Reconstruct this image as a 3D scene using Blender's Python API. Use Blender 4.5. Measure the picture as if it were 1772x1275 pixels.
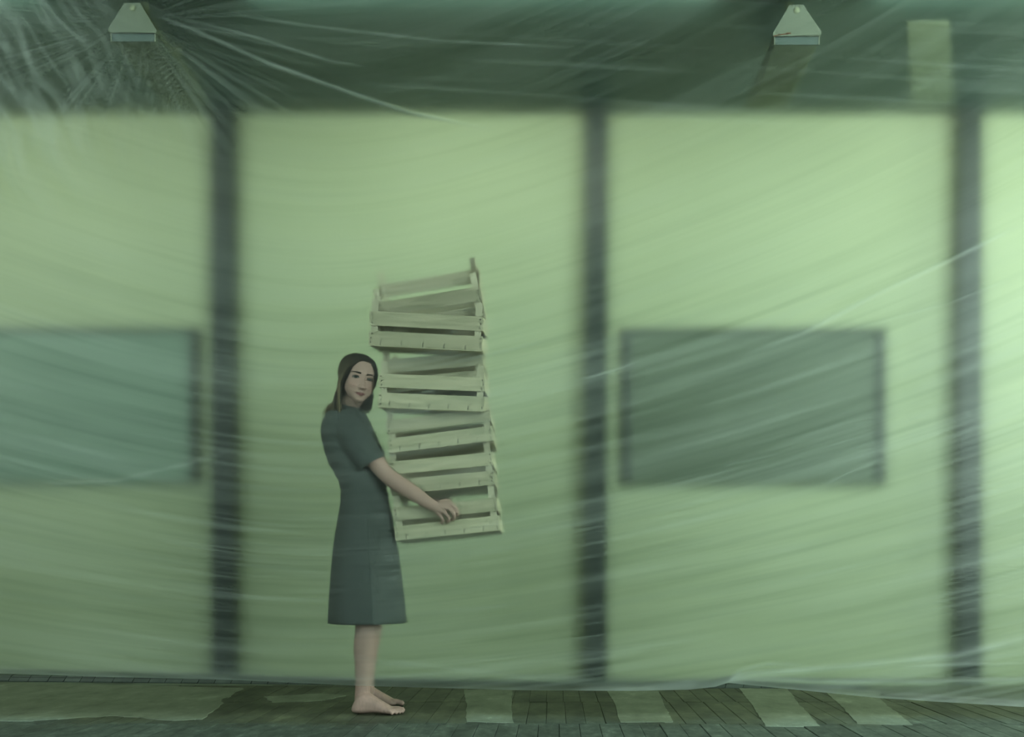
import bpy, bmesh, math, random
import numpy as np
from mathutils import Vector, Matrix, Euler
from mathutils.bvhtree import BVHTree

random.seed(7)
rng = np.random.default_rng(11)
S = bpy.context.scene
C = S.collection
for o in list(bpy.data.objects):
    bpy.data.objects.remove(o)

# ------------------------------------------------------------------ camera
CAM_H = 0.69                      # eye height
F = 1725.0                        # focal length in pixels of the 1772 wide frame
VX, VY = 960.0, 975.0             # where lines running into the depth meet
cd = bpy.data.cameras.new('camera')
cam = bpy.data.objects.new('camera', cd)
C.objects.link(cam)
cam.location = (0, 0, CAM_H)
cam.rotation_euler = (math.pi / 2, 0, 0)
cd.sensor_fit = 'HORIZONTAL'
cd.sensor_width = 36
cd.lens = 36 * F / 1772
cd.shift_x = (886 - VX) / 1772
cd.shift_y = (VY - 637.5) / 1772
cd.clip_start = 0.05
S.camera = cam

# ------------------------------------------------------------------ world, light, exposure
S.view_settings.view_transform = 'Standard'
S.view_settings.look = 'None'
S.view_settings.gamma = 1
S.view_settings.exposure = 0.14
S.cycles.max_bounces = 7
S.cycles.diffuse_bounces = 2
S.cycles.glossy_bounces = 3
S.cycles.transmission_bounces = 6
S.view_settings.use_curve_mapping = False
w = bpy.data.worlds.new('world')
S.world = w
w.use_nodes = True
w.node_tree.nodes['Background'].inputs[0].default_value = (0.60, 0.78, 0.68, 1)
w.node_tree.nodes['Background'].inputs[1].default_value = 0.25

WALL_Y = 6.0
CEIL = 3.35
SIDE = 5.0
FRONT = -4.0
LIGHT_TINT = (0.78, 1.0, 0.80)
COOL_TINT = (0.78, 1.0, 0.93)


def window_light(name, loc, rot, sx, sy, power, col):
    l = bpy.data.lights.new(name, 'AREA')
    l.shape = 'RECTANGLE'
    l.size, l.size_y = sx, sy
    l.energy = power
    l.color = col
    o = bpy.data.objects.new(name, l)
    o.location = loc
    o.rotation_euler = rot
    C.objects.link(o)
    return o


HP = math.pi / 2
# daylight of unseen glazing added to the hall in front of the sheet for light
HALL = 6.0
WIN = [  # wall (1 right, -1 left, 0 behind the camera), place along it, z, width, height, power, colour
    (0, 0.0, 3.15, 9.2, 4.6, 75, COOL_TINT),
    (1, 0.1, 3.15, 7.4, 4.6, 640, COOL_TINT),
    (-1, 0.1, 3.15, 7.4, 4.6, 150, (0.78, 0.98, 1.0)),
    # and of the small windows in the strip behind the sheet
    (1, 5.3, 2.45, 1.1, 1.5, 95, LIGHT_TINT), (-1, 5.3, 2.45, 1.1, 1.5, 14, (0.88, 1.0, 0.78))]
for sd_, wy, wz, ww_, wh, pw_, col_ in WIN:
    if sd_ == 0:
        window_light('window_daylight', (wy, FRONT + 0.03, wz), (HP, 0, 0), ww_, wh, pw_, col_)
    else:
        window_light('window_daylight', (sd_ * (SIDE - 0.03), wy, wz), (HP, 0, sd_ * HP), ww_, wh, pw_, col_)


# ------------------------------------------------------------------ helpers
def P(px, py, Y):
    """the point at depth Y that the photograph shows at a pixel"""
    return Vector(((px - VX) * Y / F, Y, CAM_H + (VY - py) * Y / F))


def floor_pt(px, py):
    Y = CAM_H * F / (py - VY)
    return ((px - VX) * Y / F, Y)


def mesh_obj(name, me, mat=None, parent=None):
    o = bpy.data.objects.new(name, me)
    if mat is not None and len(me.materials) == 0:
        me.materials.append(mat)
    C.objects.link(o)
    if parent is not None:
        o.parent = parent
    return o


def from_bm(name, bm, mat=None, parent=None, smooth=False):
    me = bpy.data.meshes.new(name)
    bmesh.ops.recalc_face_normals(bm, faces=bm.faces)
    bm.to_mesh(me)
    bm.free()
    if smooth:
        me.polygons.foreach_set('use_smooth', [True] * len(me.polygons))
    return mesh_obj(name, me, mat, parent)


def tag(o, label=None, cat=None, group=None, kind=None):
    if label:
        o['label'] = label
    if cat:
        o['category'] = cat
    if group:
        o['group'] = group
    if kind:
        o['kind'] = kind
    return o


def empty(name, loc=(0, 0, 0)):
    o = bpy.data.objects.new(name, None)
    o.empty_display_size = 0.1
    o.location = loc
    C.objects.link(o)
    return o


def box(bm, c, s, M=None, bevel=0.0):
    r = bmesh.ops.create_cube(bm, size=1.0)
    vs = r['verts']
    for v in vs:
        v.co = Vector((v.co.x * s[0], v.co.y * s[1], v.co.z * s[2])) + Vector(c)
    if bevel > 0:
        es = list({e for v in vs for e in v.link_edges})
        b = bmesh.ops.bevel(bm, geom=es, offset=bevel, segments=1, affect='EDGES', profile=0.5)
        vs = list({v for f in b['faces'] for v in f.verts} | {v for v in vs if v.is_valid})
    if M is not None:
        for v in vs:
            v.co = M @ v.co
    return vs


def box_obj(name, c, s, mat, parent=None, bevel=0.0, M=None):
    bm = bmesh.new()
    box(bm, c, s, M, bevel)
    return from_bm(name, bm, mat, parent)


def prism(bm, poly, z0, z1, inset=0.0):
    """poly in x,y, counted round; top may be inset"""
    n = len(poly)
    cx = sum(p[0] for p in poly) / n
    cy = sum(p[1] for p in poly) / n
    lo = [bm.verts.new((p[0], p[1], z0)) for p in poly]
    hi = []
    for p in poly:
        d = Vector((cx - p[0], cy - p[1]))
        L = d.length or 1
        hi.append(bm.verts.new((p[0] + d.x / L * inset, p[1] + d.y / L * inset, z1)))
    bm.faces.new(hi)
    bm.faces.new(lo[::-1])
    for i in range(n):
        j = (i + 1) % n
        bm.faces.new((lo[i], lo[j], hi[j], hi[i]))


def catmull(pts, n):
    pts = [np.array(p, float) for p in pts]
    out = []
    m = len(pts)
    for i in range(m - 1):
        p0 = pts[i - 1] if i > 0 else 2 * pts[0] - pts[1]
        p1, p2 = pts[i], pts[i + 1]
        p3 = pts[i + 2] if i + 2 < m else 2 * pts[-1] - pts[-2]
        for k in range(n):
            t = k / n
            out.append(0.5 * ((2 * p1) + (-p0 + p2) * t + (2 * p0 - 5 * p1 + 4 * p2 - p3) * t * t
                              + (-p0 + 3 * p1 - 3 * p2 + p3) * t ** 3))
    out.append(pts[-1])
    return out


def loft(bm, rings, cap=True):
    """rings: list of lists of points"""
    vs = [[bm.verts.new(p) for p in r] for r in rings]
    n = len(vs[0])
    for a, b in zip(vs[:-1], vs[1:]):
        for i in range(n):
            j = (i + 1) % n
            bm.faces.new((a[i], a[j], b[j], b[i]))
    if cap:
        bm.faces.new(vs[0][::-1])
        bm.faces.new(vs[-1])
    return vs


def tube(bm, pts, radii, seg=14, sub=5, flat=1.0, side=None, cap_round=True):
    """tapered limb through pts; flat<1 squeezes along 'side'"""
    data = [tuple(p) + (r,) for p, r in zip(pts, radii)]
    cur = catmull(data, sub)
    ps = [Vector(c[:3]) for c in cur]
    rs = [max(c[3], 1e-4) for c in cur]
    if cap_round:
        d0 = (ps[0] - ps[1]).normalized()
        d1 = (ps[-1] - ps[-2]).normalized()
        pre, prer, post, postr = [], [], [], []
        for a in (80, 55, 28):
            pre.append(ps[0] + d0 * rs[0] * math.sin(math.radians(a)))
            prer.append(rs[0] * math.cos(math.radians(a)))
        for a in (28, 55, 80):
            post.append(ps[-1] + d1 * rs[-1] * math.sin(math.radians(a)))
            postr.append(rs[-1] * math.cos(math.radians(a)))
        ps = pre + ps + post
        rs = prer + rs + postr
    ref = Vector(side) if side is not None else Vector((0, 1, 0.01))
    rings = []
    for i, p in enumerate(ps):
        t = (ps[min(i + 1, len(ps) - 1)] - ps[max(i - 1, 0)]).normalized()
        u = (ref - t * ref.dot(t))
        if u.length < 1e-4:
            u = t.orthogonal()
        u.normalize()
        v = t.cross(u)
        rings.append([p + (u * math.cos(a) * flat + v * math.sin(a)) * rs[i]
                      for a in (2 * math.pi * k / seg for k in range(seg))])
    return loft(bm, rings)


# ---- vectorised 3d gradient noise
_perm = rng.permutation(256)
_perm = np.concatenate([_perm, _perm, _perm])
_g = rng.normal(size=(256, 3))
_g /= np.linalg.norm(_g, axis=1)[:, None]


def noise3(x, y, z):
    x, y, z = np.broadcast_arrays(x, y, z)
    xi, yi, zi = np.floor(x).astype(int), np.floor(y).astype(int), np.floor(z).astype(int)
    xf, yf, zf = x - xi, y - yi, z - zi
    fade = lambda t: t * t * t * (t * (t * 6 - 15) + 10)
    u, v, ww = fade(xf), fade(yf), fade(zf)
    out = 0
    for dx in (0, 1):
        for dy in (0, 1):
            for dz in (0, 1):
                h = _perm[_perm[_perm[(xi + dx) & 255] + ((yi + dy) & 255)] + ((zi + dz) & 255)]
                g = _g[h & 255]
                d = g[..., 0] * (xf - dx) + g[..., 1] * (yf - dy) + g[..., 2] * (zf - dz)
                wx = u if dx else 1 - u
                wy = v if dy else 1 - v
                wz = ww if dz else 1 - ww
                out = out + d * wx * wy * wz
    return out


def sstep(a, b, x):
    t = np.clip((x - a) / (b - a), 0, 1)
    return t * t * (3 - 2 * t)


# ------------------------------------------------------------------ materials
def new_mat(name):
    m = bpy.data.materials.new(name)
    m.use_nodes = True
    nt = m.node_tree
    return m, nt, nt.nodes['Principled BSDF']


def ramp(nt, stops):
    r = nt.nodes.new('ShaderNodeValToRGB')
    e = r.color_ramp.elements
    while len(e) < len(stops):
        e.new(0.5)
    for el, (p, c) in zip(e, stops):
        el.position = p
        el.color = (c[0], c[1], c[2], 1)
    return r


def paint(name, c1, c2, scale=6.0, rough=0.6, stretch=(1, 1, 1), bump=0.1, detail=6, metal=0.0, per_object=0.0, bscale=None, coord='Object', spec=0.5):
    m, nt, b = new_mat(name)
    N, L = nt.nodes, nt.links
    tc = N.new('ShaderNodeTexCoord')
    mp = N.new('ShaderNodeMapping')
    mp.inputs['Scale'].default_value = stretch
    if coord == 'World':
        ge = N.new('ShaderNodeNewGeometry')
        L.new(ge.outputs['Position'], mp.inputs['Vector'])
    else:
        L.new(tc.outputs[coord], mp.inputs['Vector'])
    src = mp.outputs['Vector']
    if per_object:
        oi = N.new('ShaderNodeObjectInfo')
        mul = N.new('ShaderNodeMath'); mul.operation = 'MULTIPLY'; mul.inputs[1].default_value = 37.0
        L.new(oi.outputs['Random'], mul.inputs[0])
        add = N.new('ShaderNodeVectorMath'); add.operation = 'ADD'
        L.new(src, add.inputs[0]); L.new(mul.outputs[0], add.inputs[1])
        src = add.outputs[0]
    nz = N.new('ShaderNodeTexNoise')
    nz.inputs['Scale'].default_value = scale
    nz.inputs['Detail'].default_value = detail
    nz.inputs['Roughness'].default_value = 0.62
    L.new(src, nz.inputs['Vector'])
    r = ramp(nt, [(0.3, c1), (0.7, c2)])
    L.new(nz.outputs['Fac'], r.inputs['Fac'])
    col = r.outputs['Color']
    if per_object:
        hs = N.new('ShaderNodeHueSaturation')
        mr = N.new('ShaderNodeMapRange')
        mr.inputs['To Min'].default_value = 1 - per_object
        mr.inputs['To Max'].default_value = 1 + per_object
        L.new(oi.outputs['Random'], mr.inputs['Value'])
        L.new(mr.outputs[0], hs.inputs['Value'])
        L.new(col, hs.inputs['Color'])
        col = hs.outputs['Color']
    L.new(col, b.inputs['Base Color'])
    b.inputs['Roughness'].default_value = rough
    b.inputs['Metallic'].default_value = metal
    b.inputs['Specular IOR Level'].default_value = spec
    if bump:
        n2 = nz
        if bscale:
            n2 = N.new('ShaderNodeTexNoise')
            n2.inputs['Scale'].default_value = bscale
            n2.inputs['Detail'].default_value = 4
            L.new(src, n2.inputs['Vector'])
        bp = N.new('ShaderNodeBump')
        bp.inputs['Strength'].default_value = bump
        bp.inputs['Distance'].default_value = 0.01
        L.new(n2.outputs['Fac'], bp.inputs['Height'])
        L.new(bp.outputs['Normal'], b.inputs['Normal'])
    return m


M_wall = paint('wall_paint', (0.375, 0.425, 0.268), (0.425, 0.475, 0.31), 1.2, 0.55, bump=0.02, spec=0.3)
M_side = paint('side_wall_paint', (0.22, 0.26, 0.18), (0.27, 0.31, 0.21), 1.5, 0.7, bump=0.02)
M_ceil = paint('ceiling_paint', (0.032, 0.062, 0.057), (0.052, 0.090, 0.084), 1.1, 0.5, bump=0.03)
M_patch = paint('pale_plaster', (0.17, 0.21, 0.15), (0.22, 0.26, 0.19), 4, 0.6, bump=0.03)
M_col = paint('dark_steel_paint', (0.012, 0.020, 0.018), (0.024, 0.036, 0.032), 5, 0.45, bump=0.03)
M_boardA = paint('pale_blue_board', (0.180, 0.262, 0.200), (0.210, 0.300, 0.230), 2, 0.5, bump=0.02)
M_boardB = paint('slate_board', (0.094, 0.124, 0.084), (0.115, 0.150, 0.102), 2, 0.5, bump=0.02)
M_frame = paint('dark_board_frame', (0.02, 0.03, 0.032), (0.035, 0.045, 0.045), 8, 0.5, bump=0.03)
M_cap = paint('enamel_white', (0.27, 0.29, 0.225), (0.345, 0.365, 0.29), 9, 0.45, bump=0.05)
M_rust = paint('rust', (0.20, 0.05, 0.02), (0.32, 0.10, 0.04), 60, 0.9, bump=0.2)
M_bolt = paint('aged_bolt', (0.50, 0.52, 0.34), (0.58, 0.58, 0.40), 30, 0.4, bump=0.1)
M_housing = paint('lamp_housing', (0.10, 0.12, 0.055), (0.14, 0.16, 0.08), 5, 0.5, bump=0.05)
M_wood = paint('poplar_wood', (0.44, 0.42, 0.29), (0.78, 0.69, 0.51), 5.0, 0.75, stretch=(1.2, 9, 14), bump=0.08, per_object=0.16)
M_wood_v = paint('poplar_post', (0.52, 0.47, 0.34), (0.76, 0.69, 0.53), 5.0, 0.75, stretch=(14, 14, 1.5), bump=0.08, per_object=0.14)
M_staple = paint('steel_staple', (0.05, 0.05, 0.05), (0.10, 0.10, 0.10), 20, 0.4, bump=0, metal=0.6)
M_dress = paint('grey_green_wool', (0.082, 0.095, 0.093), (0.116, 0.133, 0.131), 90, 0.9, bump=0.12, bscale=420, spec=0.15)
M_seam = paint('dress_seam', (0.05, 0.07, 0.066), (0.06, 0.085, 0.08), 60, 0.9, bump=0.05, spec=0.1)
M_glassframe = paint('window_frame_paint', (0.55, 0.57, 0.5), (0.62, 0.64, 0.56), 5, 0.5, bump=0.02)

# floor tiles: worn clinker with damp, darker, bluer ground towards the front
def floor_mat(name, dry1, dry2, wet1, wet2, edge=True, per=0.16):
    m, nt, b = new_mat(name)
    N, L = nt.nodes, nt.links
    ge = N.new('ShaderNodeNewGeometry')
    oi = N.new('ShaderNodeObjectInfo')
    n1 = N.new('ShaderNodeTexNoise'); n1.inputs['Scale'].default_value = 7; n1.inputs['Detail'].default_value = 8
    n1.inputs['Roughness'].default_value = 0.7
    mp = N.new('ShaderNodeMapping'); mp.inputs['Scale'].default_value = (1.0, 0.55, 1)
    L.new(ge.outputs['Position'], mp.inputs['Vector'])
    L.new(mp.outputs[0], n1.inputs['Vector'])
    mid = lambda a, b_: tuple(0.5 * (p + q) for p, q in zip(a, b_))
    r1 = ramp(nt, [(0.30, tuple(c * 0.6 for c in dry1)), (0.42, dry1), (0.58, mid(dry1, dry2)), (0.72, tuple(c * 1.25 for c in dry2))])
    r2 = ramp(nt, [(0.34, wet1), (0.50, mid(wet1, wet2)), (0.60, wet2), (0.72, tuple(c * 1.9 for c in wet2))])
    L.new(n1.outputs['Fac'], r1.inputs['Fac'])
    n3 = N.new('ShaderNodeTexNoise'); n3.inputs['Scale'].default_value = 16; n3.inputs['Detail'].default_value = 6
    n3.inputs['Roughness'].default_value = 0.75
    L.new(mp.outputs[0], n3.inputs['Vector'])
    L.new(n3.outputs['Fac'], r2.inputs['Fac'])
    # damp stain: irregular edge across the floor
    sep = N.new('ShaderNodeSeparateXYZ'); L.new(ge.outputs['Position'], sep.inputs[0])
    n2 = N.new('ShaderNodeTexNoise'); n2.inputs['Scale'].default_value = 2.6; n2.inputs['Detail'].default_value = 6
    L.new(ge.outputs['Position'], n2.inputs['Vector'])
    ma = N.new('ShaderNodeMath'); ma.operation = 'MULTIPLY_ADD'; ma.inputs[1].default_value = 0.9
    L.new(n2.outputs['Fac'], ma.inputs[0]); L.new(sep.outputs['Y'], ma.inputs[2])
    mr = N.new('ShaderNodeMapRange'); mr.inputs['From Min'].default_value = 4.70; mr.inputs['From Max'].default_value = 4.95
    L.new(ma.outputs[0], mr.inputs['Value'])
    mix = N.new('ShaderNodeMix'); mix.data_type = 'RGBA'
    L.new(mr.outputs[0], mix.inputs['Factor'])
    L.new(r2.outputs['Color'], mix.inputs['A']); L.new(r1.outputs['Color'], mix.inputs['B'])
    hs = N.new('ShaderNodeHueSaturation')
    mv = N.new('ShaderNodeMapRange'); mv.inputs['To Min'].default_value = 1 - per; mv.inputs['To Max'].default_value = 1 + per
    L.new(oi.outputs['Random'], mv.inputs['Value']); L.new(mv.outputs[0], hs.inputs['Value'])
    L.new(mix.outputs['Result'], hs.inputs['Color'])
    L.new(hs.outputs['Color'], b.inputs['Base Color'])
    b.inputs['Roughness'].default_value = 0.62
    bp = N.new('ShaderNodeBump'); bp.inputs['Strength'].default_value = 0.25; bp.inputs['Distance'].default_value = 0.006
    L.new(n3.outputs['Fac'], bp.inputs['Height']); L.new(bp.outputs['Normal'], b.inputs['Normal'])
    return m


M_tile = floor_mat('clinker_tile', (0.036, 0.042, 0.022), (0.105, 0.115, 0.068), (0.022, 0.031, 0.026), (0.085, 0.108, 0.088), per=0.2)
M_cement = floor_mat('cement', (0.120, 0.136, 0.090), (0.20, 0.225, 0.158), (0.14, 0.17, 0.135), (0.22, 0.26, 0.21), per=0.06)
M_mortar = paint('mortar', (0.018, 0.022, 0.016), (0.035, 0.04, 0.03), 20, 0.9, bump=0.1)
M_kerb = paint('dark_kerb_tile', (0.045, 0.062, 0.052), (0.075, 0.095, 0.080), 9, 0.5, bump=0.06, per_object=0.15)
M_farfloor = paint('worn_floor', (0.08, 0.10, 0.07), (0.16, 0.19, 0.13), 3, 0.7, bump=0.1, coord='World')

# skin: the vertex colours hold the pigment of the lips and nails and the painted shade of the feet
M_skin, nt, b = new_mat('skin')
at = nt.nodes.new('ShaderNodeAttribute'); at.attribute_name = 'pigment'
nz = nt.nodes.new('ShaderNodeTexNoise'); nz.inputs['Scale'].default_value = 60; nz.inputs['Detail'].default_value = 3
rr = ramp(nt, [(0.3, (0.90, 0.90, 0.90)), (0.7, (1.06, 1.03, 1.03))])
mx = nt.nodes.new('ShaderNodeMix'); mx.data_type = 'RGBA'; mx.blend_type = 'MULTIPLY'; mx.inputs['Factor'].default_value = 1
nt.links.new(nz.outputs['Fac'], rr.inputs['Fac'])
nt.links.new(at.outputs['Color'], mx.inputs['A']); nt.links.new(rr.outputs['Color'], mx.inputs['B'])
nt.links.new(mx.outputs['Result'], b.inputs['Base Color'])
b.inputs['Roughness'].default_value = 0.5
b.inputs['Specular IOR Level'].default_value = 0.35


def plain(name, col, rough=0.5, spec=0.5):
    return paint(name, tuple(c * 0.93 for c in col), tuple(min(1, c * 1.05) for c in col), 40, rough, bump=0, spec=spec)


M_eye = plain('eye_white', (0.20, 0.20, 0.19), 0.35)
M_iris = plain('iris', (0.030, 0.050, 0.046), 0.2)
M_pupil = plain('pupil', (0.008, 0.008, 0.008), 0.1)
M_brow = plain('brow_hair', (0.018, 0.014, 0.011), 0.8)
M_lash = plain('lash', (0.012, 0.010, 0.010), 0.8)
M_nail = plain('nail', (0.40, 0.27, 0.23), 0.3)

# hair: dark at the roots, fair at the ends (attribute runs along each lock)
M_hair, nt, b = new_mat('hair')
at = nt.nodes.new('ShaderNodeAttribute'); at.attribute_name = 'along'
nz = nt.nodes.new('ShaderNodeTexNoise'); nz.inputs['Scale'].default_value = 80
ma = nt.nodes.new('ShaderNodeMath'); ma.operation = 'MULTIPLY_ADD'; ma.inputs[1].default_value = 0.35
nt.links.new(nz.outputs['Fac'], ma.inputs[0]); nt.links.new(at.outputs['Fac'], ma.inputs[2])
rr = ramp(nt, [(0.28, (0.020, 0.017, 0.013)), (0.55, (0.055, 0.043, 0.028)), (0.85, (0.16, 0.12, 0.07)), (1.0, (0.24, 0.18, 0.10))])
nt.links.new(ma.outputs[0], rr.inputs['Fac'])
nt.links.new(rr.outputs['Color'], b.inputs['Base Color'])
b.inputs['Roughness'].default_value = 0.55
b.inputs['Specular IOR Level'].default_value = 0.3

# clear plastic of the lamp troughs
M_trough, nt, b = new_mat('frosted_trough')
b.inputs['Base Color'].default_value = (0.24, 0.29, 0.20, 1)
b.inputs['Roughness'].default_value = 0.25
b.inputs['Transmission Weight'].default_value = 0.75
b.inputs['IOR'].default_value = 1.2

M_trough_end = paint('frosted_end', (0.13, 0.17, 0.165), (0.17, 0.215, 0.21), 20, 0.35, bump=0.02)

# the polythene sheet: blurs what lies behind it the more the farther it is, with a milky veil and a soft gloss
M_sheet = bpy.data.materials.new('polythene')
M_sheet.use_nodes = True
nt = M_sheet.node_tree
nt.nodes.clear()
N, L = nt.nodes, nt.links
out = N.new('ShaderNodeOutputMaterial')
fog = N.new('ShaderNodeAttribute'); fog.attribute_name = 'crease'
tc = N.new('ShaderNodeTexCoord')
bn = N.new('ShaderNodeTexNoise'); bn.inputs['Scale'].default_value = 9; bn.inputs['Detail'].default_value = 5
bmap = N.new('ShaderNodeMapping'); bmap.inputs['Scale'].default_value = (1, 1, 9)
L.new(tc.outputs['Object'], bmap.inputs[0]); L.new(bmap.outputs[0], bn.inputs['Vector'])
bp = N.new('ShaderNodeBump'); bp.inputs['Strength'].default_value = 0.12; bp.inputs['Distance'].default_value = 0.02
L.new(bn.outputs['Fac'], bp.inputs['Height'])
rf = N.new('ShaderNodeBsdfRefraction'); rf.distribution = 'BECKMANN'
rf.inputs['Color'].default_value = (0.90, 0.94, 0.91, 1)
rf.inputs['Roughness'].default_value = 0.68
rf.inputs['IOR'].default_value = 1.05
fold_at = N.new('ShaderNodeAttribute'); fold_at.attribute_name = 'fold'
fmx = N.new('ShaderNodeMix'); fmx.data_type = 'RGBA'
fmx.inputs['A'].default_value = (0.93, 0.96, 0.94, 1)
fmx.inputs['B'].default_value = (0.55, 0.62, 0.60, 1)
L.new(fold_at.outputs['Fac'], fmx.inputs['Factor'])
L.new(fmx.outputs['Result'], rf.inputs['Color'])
df = N.new('ShaderNodeBsdfDiffuse'); df.inputs['Color'].default_value = (0.80, 0.88, 0.86, 1)
tl = N.new('ShaderNodeBsdfTranslucent'); tl.inputs['Color'].default_value = (0.80, 0.88, 0.86, 1)
hz = N.new('ShaderNodeMixShader'); hz.inputs[0].default_value = 0.5
L.new(df.outputs[0], hz.inputs[1]); L.new(tl.outputs[0], hz.inputs[2])
L.new(bp.outputs[0], df.inputs['Normal'])
fm = N.new('ShaderNodeMapRange'); fm.clamp = True
fm.inputs['To Min'].default_value = 0.010; fm.inputs['To Max'].default_value = 0.45
L.new(fog.outputs['Fac'], fm.inputs['Value'])
m1 = N.new('ShaderNodeMixShader')
L.new(fm.outputs[0], m1.inputs[0]); L.new(rf.outputs[0], m1.inputs[1]); L.new(hz.outputs[0], m1.inputs[2])
gl = N.new('ShaderNodeBsdfGlossy'); gl.inputs['Roughness'].default_value = 0.20
L.new(bp.outputs[0], gl.inputs['Normal'])
fr = N.new('ShaderNodeFresnel'); fr.inputs['IOR'].default_value = 1.24
L.new(bp.outputs[0], fr.inputs['Normal'])
m2 = N.new('ShaderNodeMixShader')
L.new(fr.outputs[0], m2.inputs[0]); L.new(m1.outputs[0], m2.inputs[1]); L.new(gl.outputs[0], m2.inputs[2])
L.new(m2.outputs[0], out.inputs['Surface'])

# ------------------------------------------------------------------ room shell
def struct(o):
    o['kind'] = 'structure'
    return o


struct(box_obj('wall_back', (0, WALL_Y + 0.05, CEIL / 2), (2 * SIDE, 0.1, CEIL), M_wall))
STRIP = 4.42                        # where the low ceiling over the strip begins
struct(box_obj('wall_left', (-SIDE - 0.05, (FRONT + WALL_Y) / 2, HALL / 2), (0.1, WALL_Y - FRONT, HALL), M_side))
struct(box_obj('wall_right', (SIDE + 0.05, (FRONT + WALL_Y) / 2, HALL / 2), (0.1, WALL_Y - FRONT, HALL), M_side))
struct(box_obj('wall_front', (0, FRONT - 0.05, HALL / 2), (2 * SIDE, 0.1, HALL), M_side))
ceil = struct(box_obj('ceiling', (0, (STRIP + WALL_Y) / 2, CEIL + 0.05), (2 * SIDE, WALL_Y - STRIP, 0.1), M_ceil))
struct(box_obj('wall_upper', (0, STRIP + 0.05, (CEIL + 0.1 + HALL) / 2), (2 * SIDE, 0.1, HALL - CEIL - 0.1), M_side))
struct(box_obj('ceiling', (0, (FRONT + STRIP) / 2, HALL + 0.05), (2 * SIDE, STRIP - FRONT, 0.1), M_side))
# pale strip laid on the ceiling above the right hand column
def ceil_pt(px, py):
    Y = (CEIL - CAM_H) * F / (VY - py)
    return ((px - VX) * Y / F, Y)


bm = bmesh.new()
prism(bm, [ceil_pt(1568, 40), ceil_pt(1640, 40), ceil_pt(1642, 192), ceil_pt(1570, 192)][::-1], CEIL - 0.002, CEIL + 0.01)
from_bm('plaster_strip', bm, M_patch, ceil)

# unseen windows behind the camera and at the sides (their frames; the daylight comes from the lamps above)
def window_frame(name, c, rotz, wd, ht):
    e = struct(empty(name, c))
    e.rotation_euler = (0, 0, rotz)
    t = 0.07
    for s in (-1, 1):
        box_obj('window_jamb', (s * (wd / 2 + t / 2), 0, 0), (t, 0.09, ht + 2 * t), M_glassframe, e, 0.006)
        box_obj('window_rail', (0, 0, s * (ht / 2 + t / 2)), (wd, 0.09, t), M_glassframe, e, 0.006)
    box_obj('window_sill', (0, 0.05, -ht / 2 - t), (wd + 0.02, 0.16, 0.03), M_glassframe, e, 0.006)
    n = max(2, round(wd / 1.1))
    for i in range(1, n):
        box_obj('window_mullion', (-wd / 2 + wd * i / n, 0.02, 0), (0.045, 0.04, ht), M_glassframe, e, 0.004)
    for z in (-ht / 6, ht / 6):
        box_obj('window_bar', (0, 0.02, z), (wd, 0.035, 0.03), M_glassframe, e, 0.004)


for k, (sd_, wy, wz, ww_, wh, pw_, col_) in enumerate(WIN):
    if sd_ == 0:
        window_frame('window_%d' % (k + 1), (wy, FRONT + 0.046, wz), 0, ww_, wh)
    else:
        e_ = window_frame('window_%d' % (k + 1), (sd_ * (SIDE - 0.046), wy, wz), -HP if sd_ < 0 else HP, ww_, wh)

# added fill light along the ceiling close behind the sheet, brightens the upper wall
FILL_Y = 4.63
for bx, bl in ((-2.98, 1.1), (-0.35, 2.2), (2.25, 1.5)):
    box_obj('batten_housing', (bx, FILL_Y, CEIL - 0.012), (bl + 0.1, 0.06, 0.024), M_cap, ceil, 0.004)
    l = bpy.data.lights.new('batten_tube', 'AREA'); l.shape = 'RECTANGLE'; l.size, l.size_y = bl, 0.04
    l.energy = 5.6 * bl; l.spread = math.radians(136); l.color = (0.86, 1.0, 0.80)
    lo_ = bpy.data.objects.new('batten_tube', l); C.objects.link(lo_)
    lo_.location = (bx, FILL_Y + 0.01, CEIL - 0.032); lo_.rotation_euler = (math.radians(72), 0, 0)

# floor: bed of mortar, long clinker tiles laid across it, patches of cement
floor = struct(box_obj('floor', (0, (FRONT + WALL_Y) / 2, -0.07), (2 * SIDE, WALL_Y - FRONT, 0.1), M_mortar))
TW, TL = 0.0865, 0.68
rows = [(3.62 + TL * 0, 0.0), (4.30, 0.021), (4.98, -0.03)]
tm_cache = {}


def tile_mesh(wd, ln):
    key = (round(wd, 3), round(ln, 3))
    if key not in tm_cache:
        bm = bmesh.new()
        a, l = wd / 2, ln / 2
        c = 0.0018
        lo = [(-a, -l, -0.022), (a, -l, -0.022), (a, l, -0.022), (-a, l, -0.022)]
        mi = [(-a, -l, -c), (a, -l, -c), (a, l, -c), (-a, l, -c)]
        hi = [(-a + c, -l + c, 0), (a - c, -l + c, 0), (a - c, l - c, 0), (-a + c, l - c, 0)]
        loft(bm, [lo, mi, hi])
        me = bpy.data.meshes.new('floor_tile')
        bmesh.ops.recalc_face_normals(bm, faces=bm.faces)
        bm.to_mesh(me)
        bm.free()
        me.materials.append(M_tile)
        tm_cache[key] = me
    return tm_cache[key]


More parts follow.
